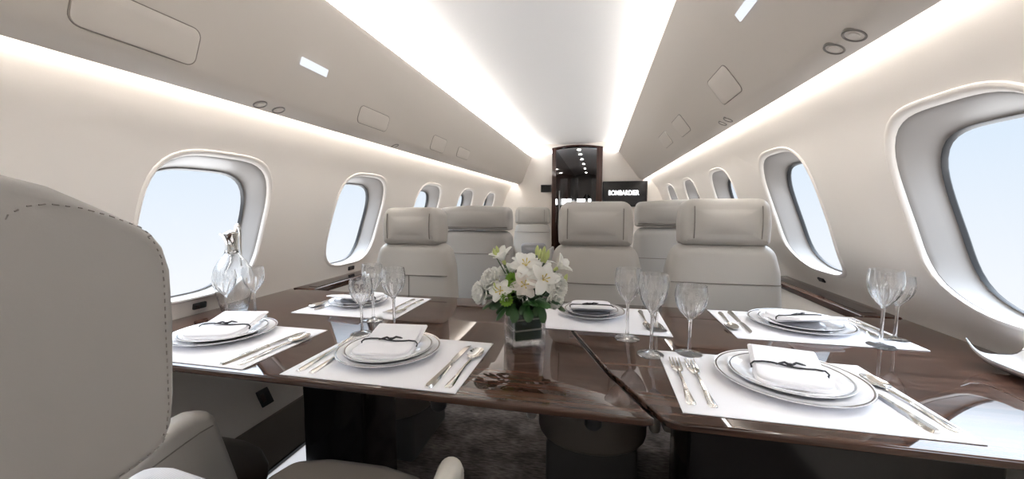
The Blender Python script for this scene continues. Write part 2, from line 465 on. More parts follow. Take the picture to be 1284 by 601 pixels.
def lit(parent, F, Y, t, w, h, label):
    fr = face_frame(*F, Y, t, .006)
    o = MB().slab(rrect(w, h, .004), .006, .0015, M=fr, seg=2, rings=2).build('lit_sign', SIGN)
    tag(o, label, 'sign')
lit(binl, LF, 1.243, .47, .13, .028, 'pale lit rectangular sign on the overhead panel above the carafe')
lit(binr, RF, 1.26, .55, .15, .028, 'pale lit rectangular sign on the overhead panel above the white dish')
# air vents on the flange
def vent(F, Y, t, label, r=.021):
    fr = face_frame(*F, Y, t, 0)
    if fr[2][2] > 0:
        for i in range(3): fr[i][2] *= -1
    e = thing('air_vent', label, 'air vent'); e.matrix_world = fr
    MB().lathe([(r*.78, -.004), (r*.80, .001), (r*.9, .003), (r, .002), (r*1.04, -.001), (r*1.04, -.006), (r*.78, -.006)], 28, cap=False).build('vent_ring', VENTM, e)
    MB().lathe([(0, .0015), (r*.45, .002), (r*.5, 0), (r*.79, .0005), (r*.79, -.006)], 28).build('vent_disc', BIN, e)
LFl = ((-1.125, 1.4505), (-1.077, 1.4710)); RFl = ((.594, 1.4905), (.549, 1.512))
vent(LFl, 1.10, .5, 'round chrome air vent over the carafe, the one nearer the grey seat back')
vent(LFl, 1.176, .5, 'round chrome air vent over the carafe, the one farther from the grey seat back')
vent(LFl, 1.98, .46, 'small chrome air vent over the second window beyond the carafe')
vent(RFl, 1.049, .76, 'large chrome air vent overhead, close beside the big window by the white dish', .0245)
vent(RFl, 1.125, .76, 'chrome air vent overhead, the smaller one of the pair by the big window', .0235)
vent(RFl, 1.91, .76, 'chrome air vent above the second window past the white dish, nearer one')
vent(RFl, 1.985, .76, 'chrome air vent above the second window past the white dish, farther one', .02)

# cove lights
def cove(x0, x1, z0, z1, label, mat, ya=Y0, yb=Y1):
    tag(MB().box(x0, x1, ya, yb, z0, z1).build('cove_light', mat, smooth=False), label, 'cove light')
cove(-.972, -.966, 1.852, 1.886, 'bright white cove light line along the ceiling on the carafe side', LEDC)
cove(.305, .311, 1.896, 1.93, 'bright white cove light line along the ceiling on the white dish side', LEDC)
cove(-1.172, -1.150, 1.504, 1.507, 'white light line under the overhead panel on the carafe side', LED)
cove(.620, .642, 1.540, 1.543, 'white light line under the overhead panel on the white dish side', LED)
tag(MB().box(-.94, -.63, 5.49, 5.496, 1.885, 1.905).build('cove_light', LEDB, smooth=False), 'short white light line on the bulkhead beside the cabin door, over the wall display', 'cove light')
tag(MB().box(.08, .26, 5.49, 5.496, 1.90, 1.92).build('cove_light', LEDB, smooth=False), 'short white light line on the bulkhead beside the cabin door, over the television', 'cove light')

# bulkheads
DX0, DX1 = -.62, .055
lp = [(-.62, 0), (-.62, 2.08), (-1.25, 2.08), (-1.20, 1.53)]+[(interp(LW, z)-.01, z) for z in (1.46, 1.28, 1.1, .95, .82, .72, .55, .34, .19, 0)]
rp = [(.055, 0), (.055, 2.08), (.70, 2.08), (.66, 1.57)]+[(interp(RW, z)+.01, z) for z in (1.48, 1.37, 1.24, 1.08, .92, .82, .72, .55, .34, .19, 0)]
def plate(poly, y0, y1, name, mat):
    n = len(poly); mb = MB()
    mb.add([(x, y0, z) for x, z in poly]+[(x, y1, z) for x, z in poly], [tuple(range(n)), tuple(range(2*n-1, n-1, -1))]+[(i, (i+1) % n, n+(i+1) % n, n+i) for i in range(n)])
    return struct(mb.build(name, mat, smooth=False))
plate(lp, 5.5, 5.56, 'wall_front', WALL); plate(rp, 5.5, 5.56, 'wall_front', WALL)
bp = [(-1.25, 2.08)]+[(x, z) for x, z in lp[3:]]+[(interp(RW, z)+.01, z) for z in (0, .19, .34, .55, .72, .82, .92, 1.08, 1.24, 1.37, 1.48)]+[(.66, 1.57), (.70, 2.08)]
plate(bp, Y0-.04, Y0, 'wall_rear', WALL)
# doorway: dark wood frame, corridor beyond
d = struct(MB().box(-.63, -.575, 5.46, 5.60, 0, 1.93).box(-.02, .06, 5.46, 5.60, 0, 1.945).build('door_1', WOODD, smooth=False))
n = 14; mb = MB(); vs = []
for i in range(n+1):
    x = -.63+.69*i/n; z = 1.925+.035*sin(pi*i/n); vs += [(x, 5.455, z), (x, 5.455, z+.02), (x, 5.6, z+.02), (x, 5.6, z)]
mb.add(vs, [(4*i+k, 4*i+(k+1) % 4, 4*i+4+(k+1) % 4, 4*i+4+k) for i in range(n) for k in range(4)])
struct(mb.build('door_head', WOODD, d))
MB().tube([(-.545, 5.66, .9), (-.545, 5.66, 1.36)], .012).build('handle', ALU, d)
YC = 10.2
struct(MB().box(-.66, -.585, 5.6, YC, 0, 2.0).build('wall_corridor_left', WOODD, smooth=False))
struct(MB().box(-.01, .06, 5.6, YC, 0, 2.0).build('wall_corridor_right', WOODD, smooth=False))
struct(MB().box(-.66, .06, 5.6, YC, -.03, 0).build('floor_corridor', CARPET, smooth=False))
mb = MB(); vs = []
for i in range(n+1):
    x = -.60+.6*i/n; z = 1.93+.035*sin(pi*i/n); vs += [(x, 5.6, z), (x, YC, z)]
mb.add(vs, [(2*i, 2*i+1, 2*i+3, 2*i+2) for i in range(n)])
struct(mb.build('ceiling_corridor', SMOKE))
e = struct(MB().box(-.66, .06, YC, YC+.05, 0, 2.0).build('wall_corridor_end', pbr('end_panel', srgb(150, 145, 142), .5), smooth=False))
tag(MB().box(-.55, -.40, 8.2, 8.26, 0, 1.72).build('corridor_partition', DARK, smooth=False), 'narrow black partition deep in the corridor, beside the door handle', 'partition', kind='structure')
tag(MB().box(-.12, -.02, 8.2, 8.26, 0, 1.72).build('corridor_partition', DARK, smooth=False), 'narrow black partition deep in the corridor, on the television side', 'partition', kind='structure')
ck = thing('cockpit_console', 'dark cockpit console seen at the far end of the corridor', 'console', (-.27, 10.05, 0))
MB().slab(subdiv(roundpoly([(-.28, 0), (.28, 0), (.28, 1.26), (.12, 1.34), (.02, 1.46), (-.02, 1.46), (-.1, 1.34), (-.28, 1.28)], .03), .08), .1, .01, M=XZ()).build('console_body', DARK, ck)
for k, x in enumerate((-.16, .02, .16)):
    MB().box(x-.06, x+.05, -.062, -.05, 1.10, 1.20).build('console_display', glow('cockpit_glow', (.9, .93, 1, 1), .9) if k == 0 else bpy.data.materials['cockpit_glow'], ck, smooth=False)
for k, (y, w) in enumerate([(5.78, 'nearest'), (6.3, 'second'), (6.95, 'third'), (7.7, 'fourth'), (8.6, 'fifth'), (9.6, 'farthest')]):
    t = thing('downlight', '%s small round downlight in the corridor ceiling beyond the door' % w, 'downlight', (-.275+.0*k, y, 1.960))
    MB().lathe([(.0, -.004), (.024, -.004), (.026, -.001), (.026, .003), (0, .003)], 20).build('lens', SPOT, t)
    MB().lathe([(.026, -.006), (.033, -.004), (.034, .003), (.026, .003), (.026, -.006)], 20, cap=False).build('bezel', CHROME, t)

gl = glow('galley_glow', (.97, .98, 1, 1), 9)
for x0, x1, lb in ((-.575, -.50, 'bright white galley light beside the door handle, deep in the corridor'), (-.385, -.235, 'widest bright white galley light low in the middle of the corridor'), (-.17, -.125, 'small bright white galley light low in the corridor, on the television side')):
    tag(MB().slab(rrect(x1-x0, .11, .01), .02, .004, M=XZ(((x0+x1)/2, 7.6, 1.225)), rings=2).build('galley_light', gl), lb, 'light')
gc = thing('galley_counter', 'dark wood galley counter under the white lights, deep in the corridor', 'counter', (-.34, 7.62, 0))
MB().rbox(-.24, .225, -.08, .10, .001, 1.13, .008).build('counter_body', WOODD, gc)
MB().rbox(-.243, .228, -.09, .10, 1.13, 1.168, .006).build('counter_top', DARK, gc)
fl = MB()
for i in range(14):
    xa, xb = -.63+.69*i/14, -.63+.69*(i+1)/14
    za, zb = 1.944+.035*sin(pi*i/14), 1.944+.035*sin(pi*(i+1)/14)
    fl.add([(xa, 5.47, za), (xb, 5.47, zb), (xb, 5.47, 2.03), (xa, 5.47, 2.03), (xa, 5.56, za), (xb, 5.56, zb), (xb, 5.56, 2.03), (xa, 5.56, 2.03)], [(0, 1, 2, 3), (5, 4, 7, 6), (0, 4, 5, 1)])
struct(fl.build('wall_front', WALL, smooth=False))
# television on the bulkhead
tv = thing('television', 'flat black television on the bulkhead beside the dark wood door', 'television', (.36, 5.495, 1.30))
MB().slab(subdiv(rrect(.585, .345, .008), .05), .04, .004, M=XZ((0, -.02, 0))).build('casing', BLACK, tv)
MB().box(-.28, .28, -.0425, -.0405, -.16, .16).build('screen', SCREEN, tv, smooth=False)
cu = bpy.data.curves.new('lettering', 'FONT'); cu.body = 'BOMBARDIER'; cu.size = .085; cu.align_x = 'CENTER'; cu.align_y = 'CENTER'; cu.extrude = .0008; cu.offset = .0022
to = bpy.data.objects.new('tmp', cu); C.objects.link(to)
me = bpy.data.meshes.new_from_object(to.evaluated_get(bpy.context.evaluated_depsgraph_get())); bpy.data.objects.remove(to)
w = max(v.co.x for v in me.vertices)-min(v.co.x for v in me.vertices)
lt = bpy.data.objects.new('lettering', me); C.objects.link(lt); me.materials.clear(); me.materials.append(TEXTG); lt.parent = tv
lt.location = (-.015, -.0445, .012); lt.rotation_euler = (R(90), 0, 0); lt.scale = (.40/w, 1.05, 1)
wd = thing('wall_display', 'small black display panel on the bulkhead, beside the door opposite the television', 'display', (-.715, 5.498, 1.385))
MB().slab(rrect(.15, .105, .006), .02, .004, M=XZ((0, -.01, 0)), rings=2).build('casing', BLACK, wd)
MB().box(-.066, .066, -.0215, -.0195, -.044, .044).build('screen', SCREEN, wd, smooth=False)

# ------------------------------------------------------------------ tables
FY, BY = .735, 1.59
def table(name, label, poly, loc=(0, 0, 0)):
    t = thing(name, label, 'table', loc)
    MB().slab(subdiv(poly, .05), .017, .005, M=XY((0, 0, .7115)), rings=2).build('tabletop', WOOD, t, sharp=30)
    return t
seamL = [(.115, FY), (.079, .80), (.018, .942), (-.083, 1.232), (-.20, BY)]
lx = -1.468
PL = [(lx, FY+.0), (.095, FY), (.113, FY+.008), (.086, .80), (.022, .942), (-.079, 1.232), (-.205, BY), (lx, BY)]
tl = table('dining_table', 'glossy dark walnut table half carrying the flower vase', PL)
MB().rbox(-.94, -.71, 1.04, 1.24, .001, .7025, .012).build('pedestal', DARK, tl)
MB().rbox(-1.02, -.63, .98, 1.30, .0005, .03, .01).build('foot_plate', DARK, tl)
MB().lathe([(0, .668), (.014, .668), (.018, .674), (.018, .7025), (0, .7025)], 20, T(-.34, .775, 0)).build('latch_knob', BLACK, tl)
MB().lathe([(0, .668), (.014, .668), (.018, .674), (.018, .7025), (0, .7025)], 20, T(.0, .775, 0)).build('latch_knob', BLACK, tl)
PRt = roundpoly([(.137, FY), (1.085, FY), (1.085, BY+.03), (-.19, BY+.03), (-.067, 1.232), (.034, .942)], [.03, 0, 0, 0, 0, 0])
tr = table('dining_table', 'glossy dark walnut table half carrying the white dish', PRt)
MB().rbox(.24, .90, 1.02, 1.26, .001, .7025, .012).build('pedestal', DARK, tr)  # pedestal widened, its black also stands in for the shadow under the table
MB().box(.20, .90, .965, 1.315, .0005, .03).build('foot_plate', DARK, tr, smooth=False)
# side ledges along the walls beyond the table
def ledge(label, x0, x1, ya, yb, sg):
    t = thing('side_ledge', label, 'ledge', (0, 0, 0))
    MB().slab(subdiv(roundpoly([(x0, ya), (x1, ya), (x1, yb), (x0, yb)], .004), .06), .03, .006, M=XY((0, 0, .707)), rings=2).build('ledge_top', WOODM, t)
    xm = x0+(x1-x0)*(.40 if sg < 0 else .22); xn = x0+(x1-x0)*(.80 if sg < 0 else .60)
    MB().box(xm, xn, ya+.05, yb-.04, .7222, .7232).build('slot', DARK, t, smooth=False)
    MB().box(x0+.01, x1-.01, ya, yb, .36, .69).build('ledge_side', WALL, t, smooth=False)
ledge('dark walnut side ledge under the second window on the carafe side', -1.462, -1.335, BY+.005, 2.25, -1)
ledge('dark walnut side ledge under the second window past the white dish', .955, 1.085, BY+.04, 2.5, 1)
# wall sockets
def socket(tab, sg, y, z, w, h, label, name='wall_socket'):
    x = interp(tab, z); nn = nrm(tab, z, sg)
    u = V((-nn.y*sg, 0, nn.x*sg)); 
    if u.z < 0: u = -u
    fr = frame((0, 1, 0), u, (-nn.x, 0, -nn.y), (x-nn.x*.001, y, z-nn.y*.001))
    t = thing(name, label, 'socket'); t.matrix_world = fr
    MB().slab(rrect(w, h, .004), .012, .003, rings=2, seg=3).build('cover', BLACK, t)
    MB().slab(rrect(w*.3, h*.5, .002), .004, .001, M=T(-w*.2, 0, .006), rings=2, seg=2).build('port', pbr('port_'+str(y), (.03, .012, .01, 1), .3), t)
socket(LW, -1, 1.145, .748, .05, .024, 'small black socket on the wall just behind the carafe')
socket(LW, -1, 2.07, .748, .055, .024, 'small black socket under the second window beyond the carafe')
socket(RW, 1, 2.12, .77, .05, .022, 'small black socket under the second window past the white dish')
socket(LW, -1, 1.38, .27, .06, .075, 'square black socket low on the wall under the table')

# ------------------------------------------------------------------ seats
def body_outline(w, z0, z1, r):
    return subdiv(roundpoly([(-w/2*.98, z0), (w/2*.98, z0), (w/2*1.02, z0+.22), (w/2*.97, z1-.12), (w/2*.84, z1), (-w/2*.84, z1), (-w/2*.97, z1-.12), (-w/2*1.02, z0+.22)], [.03, .03, .1, .1, r, r, .1, .1]), .03)
def seat(label, x, y, rz, w=.45, hw=.345, ztop=1.155, zsh=.953, group=None, arms=True, vert=True, hseam=.78, hb=.06):
    """executive seat: local front is +y"""
    t = thing('cabin_seat', label, 'seat', (x, y, 0), rz, group)
    # base
    MB().rbox(-w*.40, w*.40, -.20, .17, .0005, .21, .02).build('base', pbr('seat_base_dark', (.05, .047, .045, 1), .5) if 'seat_base_dark' not in bpy.data.materials else bpy.data.materials['seat_base_dark'], t)
    ap = [(-w*.50, -.26)]+[(-w*.50, .02)]+[(w*.5*cos(a), .02+.23*sin(a)**.8) for a in [pi-pi*k/14 for k in range(1, 14)]]+[(w*.5, .02), (w*.5, -.26)]
    ap = ap[::-1]
    MB().slab(subdiv(ap, .04), .14, .02, M=XY((0, 0, .285))).build('seat_apron', SHADED, t)  # apron leather darkened in colour for the shade below the cushion
    MB().slab(subdiv(ap, .04), .115, .045, .012, 0, M=XY((0, 0, .412))).build('seat_cushion', LEATHER, t)
    # backrest leaning slightly
    lean = T(0, 0, .45) @ RX(3) @ T(0, 0, -.45)
    b = MB().slab(body_outline(w, .44, zsh+.01, .075), .15, .05, .012, .012, M=lean @ frame((-1, 0, 0), (0, 0, 1), (0, 1, 0), (0, -.235, 0))).build('backrest', LEATHER, t)
    yf = -.155
    ss = [(s_*w*.49, hseam) for s_ in (-1, 1)]
    pts = [lean @ V((w*.46*(-1+2*k/10), yf+.0085-.012*(abs(-1+2*k/10))**2, hseam)) for k in range(11)]
    sm = MB().tube(pts, .0026, 6)
    if vert: sm.tube([lean @ V((0, yf+.004+.004*min(1, k/3), .50+(hseam-.50)*k/5)) for k in range(6)], .0022, 6)
    sm.build('seam', SEAM, b)
    # headrest wraps forward
    zc = (ztop+zsh)/2; hh = ztop-zsh
    o = subdiv(roundpoly([(-hw/2*.97, zsh), (hw/2*.97, zsh), (hw/2, zc), (hw/2*.93, ztop), (-hw/2*.93, ztop), (-hw/2, zc)], [.022, .022, .2, .05, .05, .2]), .025)
    h = MB().slab(o, .17, .045, .018, .01, M=lean @ frame((-1, 0, 0), (0, 0, 1), (0, 1, 0), (0, -.225, 0))).build('headrest', LEATHER, t)
    for s_ in (-1, 1):
        MB().tube([lean @ V((s_*hw*.36, -.1395+.0015+.012*(1-abs(2*k/8-1)**2)*.6, zsh+.03+(hh-.065)*k/8)) for k in range(9)], .0024, 6).build('seam', SEAM, h)
    if arms:
        for s_ in (-1, 1):
            ao = subdiv(roundpoly([(-.27, .25), (.12, .25), (.17, .52), (.14, .60), (-.27, .60)], [.03, .03, .05, .05, .03]), .04)
            MB().slab(ao, .04, .018, M=frame((0, 1, 0), (0, 0, 1), (1, 0, 0), (s_*(w/2+.022), 0, 0))).build('armrest', LEATHER, t)
    return t
seat('grey leather seat facing the table, nearest the second window beyond the carafe', -.940, 1.63, 180, .445, .325, 1.130, .937)
seat('grey leather seat facing the table, directly behind the flower vase', -.008, 1.60, 180, .435, .343, 1.157, .953, vert=False)
seat('grey leather seat facing the table, widest headrest, toward the window by white dish', .542, 1.62, 180, .475, .365, 1.168, .964, vert=False, hseam=.80)
def shell_seat(label, x, y, w, ztop):
    """seat turned away: we look at its smooth back shell with a full-width head band"""
    t = thing('cabin_seat', label, 'seat', (x, y, 0), 0)
    bd = bpy.data.materials['seat_base_dark']
    MB().rbox(-w*.40, w*.40, -.20, .17, .0005, .21, .02).build('base', bd, t)
    MB().rbox(-w*.48, w*.48, -.2, .28, .215, .355, .03).build('seat_apron', SHADED, t)
    MB().rbox(-w*.47, w*.47, -.2, .30, .355, .47, .045).build('seat_cushion', LEATHER, t)
    zb = ztop-.175
    o = subdiv(roundpoly([(-w/2*1.0, .30), (w/2*1.0, .30), (w/2*1.03, .62), (w/2*.96, zb), (-w/2*.96, zb), (-w/2*1.03, .62)], [.03, .03, .2, .06, .06, .2]), .04)
    b = MB().slab(o, .15, .05, .012, .02, M=frame((-1, 0, 0), (0, 0, 1), (0, 1, 0), (0, -.25, 0))).build('backrest', LEATHER2, t)
    MB().tube([(w*.48*(-1+2*k/10), -.322-.02+.019*(abs(-1+2*k/10))**2, .80) for k in range(11)], .002, 6).build('seam', SEAM, b)
    o = subdiv(roundpoly([(-w/2*.955, zb+.006), (w/2*.955, zb+.006), (w/2*.965, zb+.1), (w/2*.93, ztop-.012), (0, ztop+.004), (-w/2*.93, ztop-.012), (-w/2*.965, zb+.1)], [.012, .012, .1, .04, .6, .04, .1]), .03)
    h = MB().slab(o, .165, .035, .012, .012, M=frame((-1, 0, 0), (0, 0, 1), (0, 1, 0), (0, -.25, 0))).build('headrest', LEATHER2, t)
    MB().tube([(w*.46*(-1+2*k/10), -.3345-.009+.009*(abs(-1+2*k/10))**2, zb+.028) for k in range(11)], .0022, 6).build('seam', SEAM, h)
    for s_ in (-1, 1):
        MB().rbox(s_*(w/2+.03)-.026, s_*(w/2+.03)+.026, -.27, .18, .25, .60, .02).build('armrest', LEATHER, t)
shell_seat('wide grey seat seen from behind, between the window seat and the flowers', -.835, 2.86, .53, 1.130)
shell_seat('wide grey seat seen from behind, between two headrests and under the television', .495, 2.86, .53, 1.165)
far = seat('small distant grey seat facing us against the bulkhead, beside the dark door', -.845, 4.86, 180, .50, .47, 1.130, .912, vert=False, hseam=.80)
pw = thing('throw_pillow', 'grey fabric pillow lying on the distant seat by the bulkhead', 'pillow', (-.765, 4.74, .49))
MB().slab(subdiv(roundpoly([(-.15, 0), (.15, 0), (.16, .19), (-.16, .19)], .05), .03), .09, .04, .03, .03, M=RX(12) @ XZ((0, 0, 0))).build('pillow_cover', PILLOW, pw)

# near seat, seen from behind and beside: tall winged back with stitching
q = thing('cabin_seat', 'large grey leather seat at the near edge, its tall stitched back filling the frame side', 'seat', (-.585, 0, 0))
qx1 = .185; qt = .385
wing = [(.05, .86), (.15, .872), (.234, .885), (.258, .890), (.270, .898), (.277, .913), (.281, .94), (.2855, 1.012), (.286, 1.06), (.281, 1.083), (.272, 1.097), (.258, 1.107), (.234, 1.121), (.207, 1.136), (.184, 1.143), (.14, 1.15), (.08, 1.152), (.05, 1.146), (.036, 1.12), (.034, .90)]
MB().slab(subdiv(wing, .02), qt, .012, .004, .004, M=YZ((0, 0, 0)), seg=6).build('backrest', LEATHER2, q)
MB().slab(subdiv(roundpoly([(.05, .40), (.20, .40), (.235, .90), (.06, .90)], .03), .04), .33, .03, M=YZ((0, 0, 0))).build('lumbar_shell', LEATHER2, q)
st = [(.178, 1.108), (.182, 1.117), (.19, 1.1225), (.202, 1.1245), (.22, 1.1215), (.239, 1.1145), (.259, 1.1045), (.2725, 1.091), (.278, 1.075), (.2785, 1.05), (.277, 1.014), (.2745, .937), (.271, .914), (.262, .902), (.24, .896), (.20, .890)]
# dashes along the stitch line
dense = []
for i in range(len(st)-1):
    k = max(2, int((V(st[i+1])-V(st[i])).length/.0012))
    dense += [V(st[i]).lerp(V(st[i+1]), j/k) for j in range(k)]
mb = MB(); L = 0; cur = []; dash = .0042; gap = .0028
for a, b in zip(dense, dense[1:]):
    L += (b-a).length
    if (L % (dash+gap)) < dash: cur.append((.1934, a.x-.004 if a.x > .268 else a.x, a.y-.002))
    else:
        if len(cur) > 1: mb.tube(cur, .00055, 5)
        cur = []
stp = mb
back = [o for o in q.children if o.name.startswith('backrest')][0]
def wing_surface_fix(mb): return mb
stp.build('stitching', STITCH, back)
MB().slab(subdiv(roundpoly([(-.205, .12), (.205, .12), (.225, .76), (.18, .845), (.06, .868), (-.10, .862), (-.195, .83), (-.215, .76)], [.03, .03, .06, .06, .1, .1, .05, .06]), .03), .10, .035, .008, 0, M=XY((0, 0, .405))).build('seat_cushion', HALFSHADE, q)  # cushion colour includes the shade it lies in
MB().slab(subdiv(roundpoly([(-.19, .14), (.19, .14), (.19, .74), (.0, .80), (-.19, .74)], .05), .04), .12, .02, M=XY((0, 0, .29))).build('seat_apron', SHADED, q)
MB().rbox(-.15, .15, .25, .62, .0005, .23, .02).build('base', bpy.data.materials['seat_base_dark'], q)
ao = subdiv(roundpoly([(.16, .26), (.60, .26), (.70, .50), (.715, .585), (.70, .617), (.67, .612), (.50, .56), (.16, .56)], [.03, .03, .04, .03, .012, .02, .05, .03]), .03)
MB().slab(ao, .052, .0255, .003, .003, M=YZ((.307, 0, 0))).build('armrest', pbr('light_leather', srgb(205, 200, 190), .45), q)
# window-side near seat: its armrest and cushion corner show
p = thing('cabin_seat', 'grey seat by the carafe window, only its wedge armrest and cushion corner showing', 'seat', (-1.165, 0, 0))
MB().slab(subdiv(roundpoly([(.33, .26), (.835, .26), (.80, .40), (.752, .59), (.735, .612), (.70, .626), (.655, .626), (.55, .585), (.33, .56)], [.02, .02, .1, .02, .02, .02, .03, .05, .03]), .03), .062, .024, .002, .002, M=YZ((.208, 0, 0)), seg=7).build('armrest', LEATHER, p)
a_ = p.children[0]
MB().tube([(.2405, y, z) for y, z in [(.40, .525), (.592, .560), (.66, .572), (.70, .578), (.733, .578)]], .0016, 6).build('seam', SEAM, a_)
MB().slab(subdiv(roundpoly([(.30, .25), (.965, .25), (.972, .31), (.95, .368), (.905, .418), (.85, .462), (.76, .50), (.30, .51)], [.02, .03, .03, .03, .05, .05, .05, .03]), .03), .38, .03, .004, .004, M=YZ((-.02, 0, 0))).build('seat_cushion', SHADED, p)  # same grey leather, darkened in colour for the shade down here
MB().rbox(-.15, .12, .40, .80, .0005, .255, .02).build('base', bpy.data.materials['seat_base_dark'], p)
MB().slab(subdiv(roundpoly([(.10, .42), (.26, .42), (.27, 1.04), (.22, 1.13), (.09, 1.13), (.06, 1.0)], .05), .04), .34, .04, M=YZ((-.03, 0, 0))).build('backrest', LEATHER2, p)
lc = thing('lumbar_cushion', 'pale finely ribbed cushion resting on the large near seat', 'cushion', (-.735, .50, .462), -4)
MB().slab(subdiv(roundpoly([(-.12, 0), (.095, 0), (.105, .135), (.06, .158), (-.06, .165), (-.125, .15)], [.03, .03, .03, .05, .05, .03]), .02), .10, .04, .015, .015, M=RX(8) @ XZ((0, .02, 0))).build('cushion_cover', RIBBED, lc)

# ------------------------------------------------------------------ tableware
ZT = .7203
def ptub(pts): return pts
# fork
def strip(prof, th, M=None, curve=None):
    """prof: list of (y, halfwidth); curve: z(y)"""
    mb = MB(); vs = []; n = len(prof)
    for y, w in prof:
        z = curve(y) if curve else 0
        vs += [(-w, y, z), (-w*.6, y, z+th), (w*.6, y, z+th), (w, y, z)]
    fs = [(4*i+k, 4*i+(k+1) % 4, 4*i+4+(k+1) % 4, 4*i+4+k) for i in range(n-1) for k in range(4)]
    fs += [(0, 1, 2, 3), (4*n-1, 4*n-2, 4*n-3, 4*n-4)]
    return mb.add(vs, fs, M)
HND = [(-.10, .0035), (-.097, .0068), (-.09, .0082), (-.07, .0066), (-.04, .0042), (-.01, .003), (.02, .003), (.032, .0045)]
def fork(label, x, y, rz, group=None):
    t = thing('fork', label, 'fork', (x, y, ZT+.0022), rz, group); t.scale = (1.2, 1.2, 1.2)
    cz = lambda q_: .004*max(0, 1-abs(q_+.0)/.1)+ (0.003 if q_ > .03 else 0)*0
    strip(HND, .0022, curve=lambda q_: .0035*cos(q_*16)**2).build('handle', SILVER, t)
    strip([(.030, .0045), (.04, .0092), (.052, .0110), (.06, .0112)], .0018, curve=lambda q_: .0012+.0).build('neck', SILVER, t)
    for k in range(4):
        xo = -.0092+.00613*k
        strip([(.058, .0021), (.085, .0017), (.096, .0013), (.099, .0006)], .0016, M=T(xo, 0, 0), curve=lambda q_: .0012+.0035*((q_-.058)/.04)**2).build('tine', SILVER, t)
    return t
def spoon(label, x, y, rz, group=None):
    t = thing('spoon', label, 'spoon', (x, y, ZT+.0022), rz, group); t.scale = (1.2, 1.2, 1.2)
    strip(HND, .0022, curve=lambda q_: .0035*cos(q_*16)**2).build('handle', SILVER, t)
    mb = MB(); vs = []; fs = []; n = 24; K = 5
    for side in (0, 1):
        for k in range(1, K+1):
            r = k/K
            for i in range(n):
                a = 2*pi*i/n; vs.append((.0175*r*cos(a), .060+.031*r*sin(a)*(1+.08*sin(a)), .0055*r*r+(.0 if side == 0 else .001)))
        b = len(vs); vs.append((0, .060, .0 if side == 0 else .001))
    o2 = K*n+1
    for side in (0, 1):
        o = side*o2
        fs += [(o+K*n, o+i, o+(i+1) % n) for i in range(n)]
        fs += [(o+j*n+i, o+j*n+(i+1) % n, o+(j+1)*n+(i+1) % n, o+(j+1)*n+i) for j in range(K-1) for i in range(n)]
    fs += [((K-1)*n+i, (K-1)*n+(i+1) % n, o2+(K-1)*n+(i+1) % n, o2+(K-1)*n+i) for i in range(n)]
    mb.add(vs, fs).build('bowl', SILVER, t)
    return t
def knife(label, x, y, rz, group=None):
    t = thing('knife', label, 'knife', (x, y, ZT+.0022), rz, group); t.scale = (1.2, 1.2, 1.2)
    strip([(-.11, .004), (-.107, .0072), (-.10, .0084), (-.06, .0070), (-.01, .0052), (.002, .0056), (.005, .004)], .0050).build('handle', SILVER, t)
    mb = MB(); prof = [(.002, -.004, .004), (.02, -.008, .0045), (.06, -.0095, .0045), (.09, -.0085, .0042), (.105, -.003, .0035), (.11, .0015, .003)]
    vs = [];
    for y_, a, b in prof: vs += [(a, y_, .001), (b, y_, .0005), (b, y_, .0032), (a, y_, .0022)]
    n = len(prof)
    mb.add(vs, [(4*i+k, 4*i+(k+1) % 4, 4*i+4+(k+1) % 4, 4*i+4+k) for i in range(n-1) for k in range(4)]+[(0, 1, 2, 3), (4*n-1, 4*n-2, 4*n-3, 4*n-4)]).build('blade', CHROME, t)
    return t
def mat_(label, x0, x1, y0, y1):
    o = MB().slab(subdiv([(x0, y0), (x1, y0), (x1, y1), (x0, y1)], .04), .002, .0006, M=XY((0, 0, ZT+.001)), rings=3, seg=2).build('placemat', LINEN)
    return tag(o, label, 'placemat')
def plate_prof(r):
    return [(0, .004), (r*.58, .004), (r*.64, .006), (r*.70, .0115), (r*.85, .0155), (r*.985, .0185), (r, .0195), (r, .0175), (r*.85, .012), (r*.72, .008), (r*.66, .001), (r*.6, 0), (0, 0)]
def plate(label, x, y, z, r, name='dinner_plate', cat='plate', bands=(.975,), bw=.012):
    t = thing(name, label, cat, (x, y, z))
    MB().lathe(plate_prof(r), 64).build('plate_body', CHINA, t)
    for b in bands:
        zz = lambda f: .0155+(f-.85)/.135*.003+.0006 if f > .85 else .0115+(f-.70)/.15*.004+.0006
        MB().lathe([(r*(b-bw), zz(b-bw)-.0006), (r*(b-bw*.9), zz(b-bw*.9)), (r*(b+bw*.9), zz(b+bw*.9)), (r*(b+bw), zz(b+bw)-.0008)], 64, cap=False).build('rim_band', RIMS, t)
    return t
